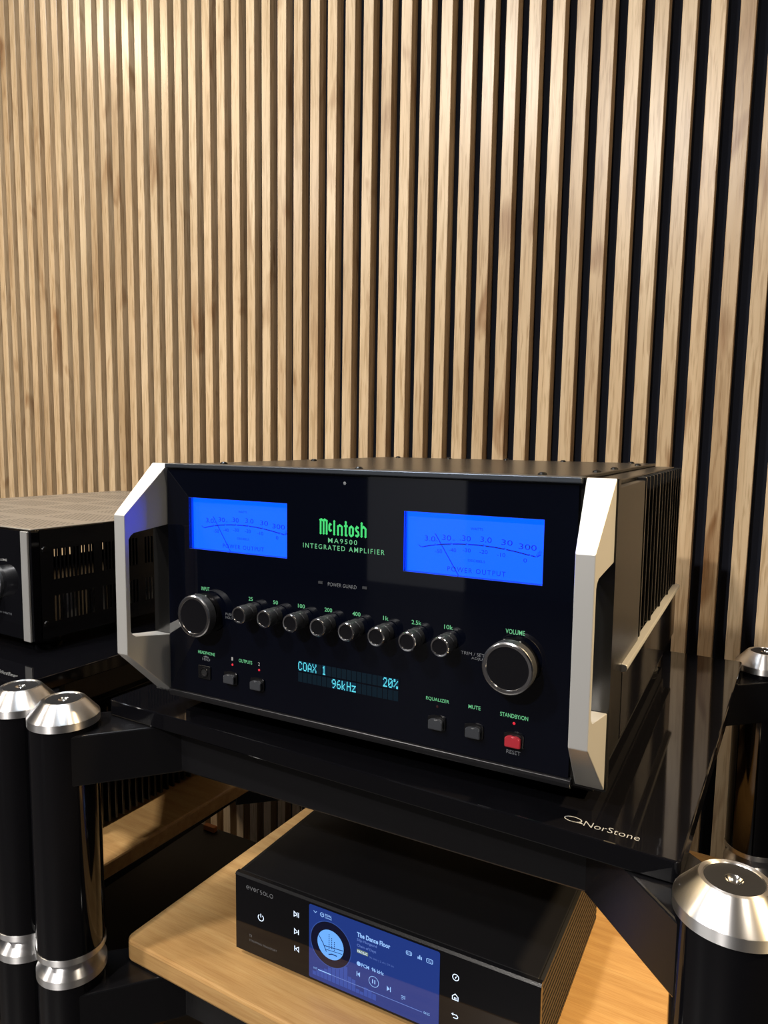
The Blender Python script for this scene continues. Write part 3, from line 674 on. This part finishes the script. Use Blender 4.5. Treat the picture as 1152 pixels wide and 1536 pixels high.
icon('home_icon', lambda m: (m.stroke([(ix - .0027, -.2425), (ix - .0027, -.2392), (ix, -.2368), (ix + .0027, -.2392), (ix + .0027, -.2425)], wk, FS, closed=True), m.stroke([(ix - .0008, -.2423), (ix - .0008, -.2404), (ix + .0008, -.2404), (ix + .0008, -.2423)], wk * .8, FS)))
icon('back_icon', lambda m: (m.stroke([(ix - .0026, -.2566), (ix + .0012, -.2566)] + arc(ix + .0012, -.2582, .0016, 90, -90, 6) + [(ix - .0016, -.2598)], wk, FS), m.poly2([(ix - .0034, -.2566), (ix - .0016, -.2551), (ix - .0016, -.2581)], FS)))
# screen
sx0, sx1, sz0, sz1 = .1617, .3018, -.2795, -.2028
scr = MB(); scr.prism(rrect(sx0, sx1, sz0, sz1, .0018, 4), FS, 0, .0003); scr = scr.build('screen', SCR, st)
def on(name, material, draw, d=.0004):
    m = MB(); F_ = FRONT(SY0 - .0001 - d); draw(m, F_); return m.build(name, material, scr, normals=False)
cxd, czd = .1868, -.2370
on('album_halo', SCRR, lambda m, F_: m.stroke(circle(cxd, czd, .0232, 40), .0008, F_, closed=True))
on('record_disc', SCRD, lambda m, F_: m.poly2(circle(cxd, czd, .0228, 44), F_))
on('album_picture', SCRL, lambda m, F_: m.poly2(circle(cxd, czd, .0150, 36), F_), .0006)
def ink_(m, F_):
    m.stroke([(cxd - .0135, czd + .0060), (cxd - .0085, czd - .0005), (cxd - .0045, czd - .0085)], .0009, F_)
    m.stroke([(cxd - .0070, czd - .0030), (cxd + .0146, czd - .0010)], .0008, F_); m.stroke([(cxd - .005, czd - .0062), (cxd + .0136, czd - .0048)], .0006, F_)
    m.stroke([(cxd - .002, czd - .0105), (cxd + .002, czd - .0088), (cxd + .0075, czd - .0090)], .0011, F_)
    for k, n in enumerate((8, 6, 5)):
        for j in range(n): x, z = cxd - .0018 + k * .0030, czd + .0108 - k * .003 - j * .0020; m.poly2([(x, z), (x + .0008, z), (x + .0008, z - .0013), (x, z - .0013)], F_)
on('album_drawing', SCRI, ink_, .0008)
def bars(m, F_):
    for k, h in enumerate((.004, .006, .009, .011, .014, .016, .019, .026, .022, .013, .012, .004, .003, .009, .008, .006)):
        x = .1660 + k * .0045; m.poly2([(x, -.2752), (x + .0040, -.2752), (x + .0040, -.2752 + h), (x, -.2752 + h)], F_)
on('level_bars', SCRB, bars, .00035)
def txts(m, F_):
    text_into(m, 'The Dance Floor', .2164, .2520, -.2178, -.2130, F_, 0, .03)
    text_into(m, 'PCM  96 kHz', .2215, .2455, -.2467, -.2430, F_, 0, .02)
    m.poly2(circle(.2185, -.2447, .0022, 16), F_)
on('screen_lettering', SCRT, txts, .0005)
def icons_a(m, F_):
    m.stroke([(.1672, -.2079), (.1690, -.2096), (.1708, -.2079)], .0006, F_)
on('menu_icon', SCRT, icons_a, .0005)
def icons_b(m, F_):
    m.stroke(circle(.1770, -.2092, .0020, 14), .0007, F_, closed=True); m.stroke([(.1762, -.2098), (.1778, -.2086)], .0006, F_)
    text_into(m, 'TIDAL', .1802, .1880, -.2092, -.2070, F_, 0, .02); text_into(m, 'Connect', .1802, .1880, -.2114, -.2098, F_, 0, .02)
on('service_lettering', SCRT, icons_b, .0005)
def icons_c(m, F_):
    m.stroke(rrect(.2685, .2740, -.2163, -.2128, .001, 3), .0006, F_, closed=True)
    for k in range(3): m.stroke([(.2698 + k * .0014, -.2156), (.2698 + k * .0014, -.2136)], .0005, F_)
on('view_icon', SCRT, icons_c, .0005)
def icons_d(m, F_):
    for k, h in enumerate((.0022, .0040, .0028)): m.poly2([(.2800 + k * .0016, -.2166), (.2811 + k * .0016, -.2166), (.2811 + k * .0016, -.2166 + h), (.2800 + k * .0016, -.2166 + h)], F_)
on('level_icon', SCRT, icons_d, .0005)
def icons_e(m, F_):
    m.stroke(rrect(.2890, .2950, -.2166, -.2128, .0009, 3), .0006, F_, closed=True); text_into(m, 'VU', .2902, .2938, -.2158, -.2137, F_, 0, .0)
on('meter_icon', SCRT, icons_e, .0005)
def icons_f(m, F_): m.poly2([(.2200, -.2530), (.2200, -.2580), (.2172, -.2555)], F_); m.stroke([(.2167, -.2530), (.2167, -.2580)], .0008, F_)
on('back_track_icon', SCRT, icons_f, .0005)
def icons_g(m, F_):
    m.stroke(circle(.2350, -.2568, .0052, 28), .0005, F_, closed=True)
    for x in (.2338, .2362): m.stroke([(x, -.2548), (x, -.2588)], .0010, F_)
on('pause_icon', SCRT, icons_g, .0005)
def icons_h(m, F_): m.poly2([(.2490, -.2552), (.2490, -.2602), (.2522, -.2577)], F_); m.stroke([(.2528, -.2552), (.2528, -.2602)], .0008, F_)
on('next_track_icon', SCRT, icons_h, .0005)
def icons_i(m, F_):
    for k in range(3): m.stroke([(.2640, -.2590 - k * .0016), (.2672 - (k == 2) * .001, -.2590 - k * .0016)], .0005, F_)
    m.stroke([(.2678, -.2580), (.2678, -.2618)], .0005, F_)
on('queue_icon', SCRT, icons_i, .0005)
on('elapsed_lettering', SCRT, lambda m, F_: text_into(m, '01:07', .1672, .1716, -.2688, -.2668, F_, 0, .0), .0005)
on('length_lettering', SCRT, lambda m, F_: text_into(m, '04:25', .2870, .2930, -.2676, -.2652, F_, 0, .0), .0005)
on('progress_line', SCRT, lambda m, F_: m.stroke([(.1725, -.2681), (.1872, -.2679)], .0009, F_), .0005)
def txt2(m, F_):
    text_into(m, 'Silje Nergaard', .2164, .2378, -.2226, -.2192, F_, 0, .01); text_into(m, 'Chain of Days', .2164, .2372, -.2283, -.2248, F_, 0, .01)
    text_into(m, '96 kHz | 2 ch | 24 bit', .2300, .2560, -.2352, -.2328, F_, 0, -.01)
    m.stroke([(.1872, -.2679), (.2855, -.2668)], .0007, F_)
on('screen_small_lettering', SCRT2, txt2, .0005)
on('quality_badge', BADGE, lambda m, F_: m.poly2(rrect(.2164, .2286, -.2338, -.2300, .0006, 2), F_), .0005)
on('badge_lettering', ICON, lambda m, F_: text_into(m, 'MAX FLAC', .2172, .2278, -.2331, -.2308, F_, 0, .0), .0007)

# ------------------------------------------------------------------ the amplifier with silver trim (left edge)
la = thing('stereo_amplifier', 'black amplifier with perforated lid, silver front trim and big volume knob, at left edge', 'amplifier', (-.267, .060, ZS), -.05, local=True)
LW, LD, LZ0, LZ1 = .455, .50, .016, .1575      # local: x from -LW to 0, y from 0 to LD, z from the shelf
MB().box(-LW, 0, 0, .0115, LZ0, LZ1 - .0015, .0008, 1).build('front_panel', GLOSS, la, local=True)
for a in (-.0165, -LW + .0035): MB().box(a - .0005, a + .0135, -.0035, -.0002, LZ0, LZ1 - .001, .0006, 1).build('front_trim', SILVER, la, local=True)
lid = MB().box(-LW, 0, .0, LD, LZ1, LZ1 + .0022, .0008, 1).build('lid', PERF, la, local=True)
MB().box(-LW + .004, -.004, .012, LD - .002, LZ0, LZ0 + .003).build('base_plate', SATIN, la, local=True)
MB().box(-LW, 0, LD - .0018, LD, LZ0, LZ1 - .0003).build('rear_panel', SATIN, la, local=True)
for sgn in (1, 0):
    m = MB(); ysl = [.012, .030]; groups = 6; slots = []
    for g in range(groups):
        for k in range(11):      # eleven upright slots, 6.2 mm apart, 2.4 mm of metal between
            slots.append(len(ysl) - 1); ysl += [ysl[-1] + .0036, ysl[-1] + .0036 + (.0021 if k < 10 else .0125)]
    ysl[-1] = LD - .003
    zsl = [LZ0 + .0005, .0375, .0705, .092, .131, LZ1 - .0003]
    holes = {(q, j) for q in slots for j in (1, 3)}
    xa, xb = ((-.0018, 0.) if sgn else (-LW, -LW + .0018))
    plate_with_windows(m, ysl, zsl, holes, xa, xb, lambda p, q, r: (q, p, r))
    m = m.build('side_panel', SATIN, la, local=True)
    for yy, zz in ((.018, .132), (.018, .036)):
        MB().lathe([(0, .0016), (.0030, .0014), (.0038, .0004), (.0040, 0)], lambda a, b_, h, yy=yy, zz=zz: ((h if sgn else -LW - h), yy + a, zz + b_), 18).build('screw', PAINT, m, local=True)
for k in range(7): MB().lathe([(0, .05), (.009, .05), (.011, .048), (.011, 0)], lambda a, b_, h, k=k: (-.035 + a, .075 + k * .045 + b_, LZ0 + .003 + h), 18).build('glint_can', SILVER, la, local=True)  # metal cans added inside so glints show through the side slots
MB().lathe([(.024, 0), (.024, .004), (.0215, .006), (.0215, .022), (.019, .0245), (.012, .0250), (.0105, .0235), (0, .0232)], lambda a, b_, h: (-.0850 + a, -h, .0830 + b_), 56).build('volume_knob', turned_metal('turned_knob', (.42, .44, .47), .35, .5), la, local=True)
FLa = FRONT(-.0003)
label('volume_lettering', 'VOLUME', -.078, -.0515, .1145, .1175, FLa, LGREY, la, 0, .01, local=True)
label('mute_lettering', 'PUSH MUTE', -.084, -.0455, .0450, .0475, FLa, GREY, la, 0, .0, local=True)
for (x, y) in ((-.05, .05), (-LW + .05, .05), (-.05, LD - .06), (-LW + .05, LD - .06)):
    MB().lathe([(0, .0002), (.022, .0002), (.023, .004), (.021, LZ0 + .0005), (0, LZ0 + .0005)], lambda a, b_, h, x=x, y=y: (x + a, y + b_, h), 32).build('foot', SATIN, la, local=True)

# ------------------------------------------------------------------ finned power amplifier on the left bamboo shelf
pw = thing('power_amplifier', 'black power amplifier with upright side fins on the shaded bamboo shelf at left', 'amplifier', (-.252, .075, ZB), -.02, local=True)
PW, PD, PH = .42, .33, .175
MB().box(-PW + .024, -.024, .0, PD, .012, PH, .002).build('case', SATIN, pw, local=True)
fin_me = None
for sgn in (1, 0):
    sk = MB().box(-.024 if sgn else -PW + .018, -.018 if sgn else -PW + .024, .004, PD - .004, .012, PH - .004).build('heat_sink', SATIN, pw, local=True)
    for k in range(27):
        y = .006 + k * .012
        if fin_me is None: f = MB().box(0, .018, 0, .0042, .004, PH - .003, .0008, 1).build('fin', SATIN, sk, (-.018, y, 0), local=True); fin_me = f.data
        else: link('fin', fin_me, sk, (-.018 if sgn else -PW, y, 0))
for (x, y) in ((-.06, .04), (-PW + .06, .04), (-.06, PD - .04), (-PW + .06, PD - .04)):
    MB().lathe([(0, .0002), (.02, .0002), (.02, .0125), (0, .0125)], lambda a, b_, h, x=x, y=y: (x + a, y + b_, h), 24).build('foot', RUBBER, pw, local=True)
# ------------------------------------------------------------------ low black component under it
lc = thing('hifi_component', 'low wide black component with smooth lid on the lowest bamboo shelf', 'component', (-.40, .28, ZB - STEP), 0.)
zt = ZB - STEP
MB().box(-.660, -.205, .03, .500, zt + .010, zt + .060, .0015).build('case', LID, lc)
MB().box(-.660, -.205, .024, .0295, zt + .010, zt + .060, .0015).build('front_panel', GLOSS, lc)
for (x, y) in ((-.63, .07), (-.24, .07), (-.63, .46), (-.24, .46)):
    MB().lathe([(0, zt + .0002), (.018, zt + .0002), (.018, zt + .0105), (0, zt + .0105)], lambda a, b_, h, x=x, y=y: (x + a, y + b_, h), 24).build('foot', RUBBER, lc)

wb = MB().box(-.0135, .0135, -.005, .005, 0, .010, .001).build('wood_block', COPPER)
wb.location = (-.368, .489, zt + .0602 + Z0); wb.rotation_euler.z = -.03
wb['label'] = 'small orange-brown block lying at the rear of the low black component'; wb['category'] = 'block'
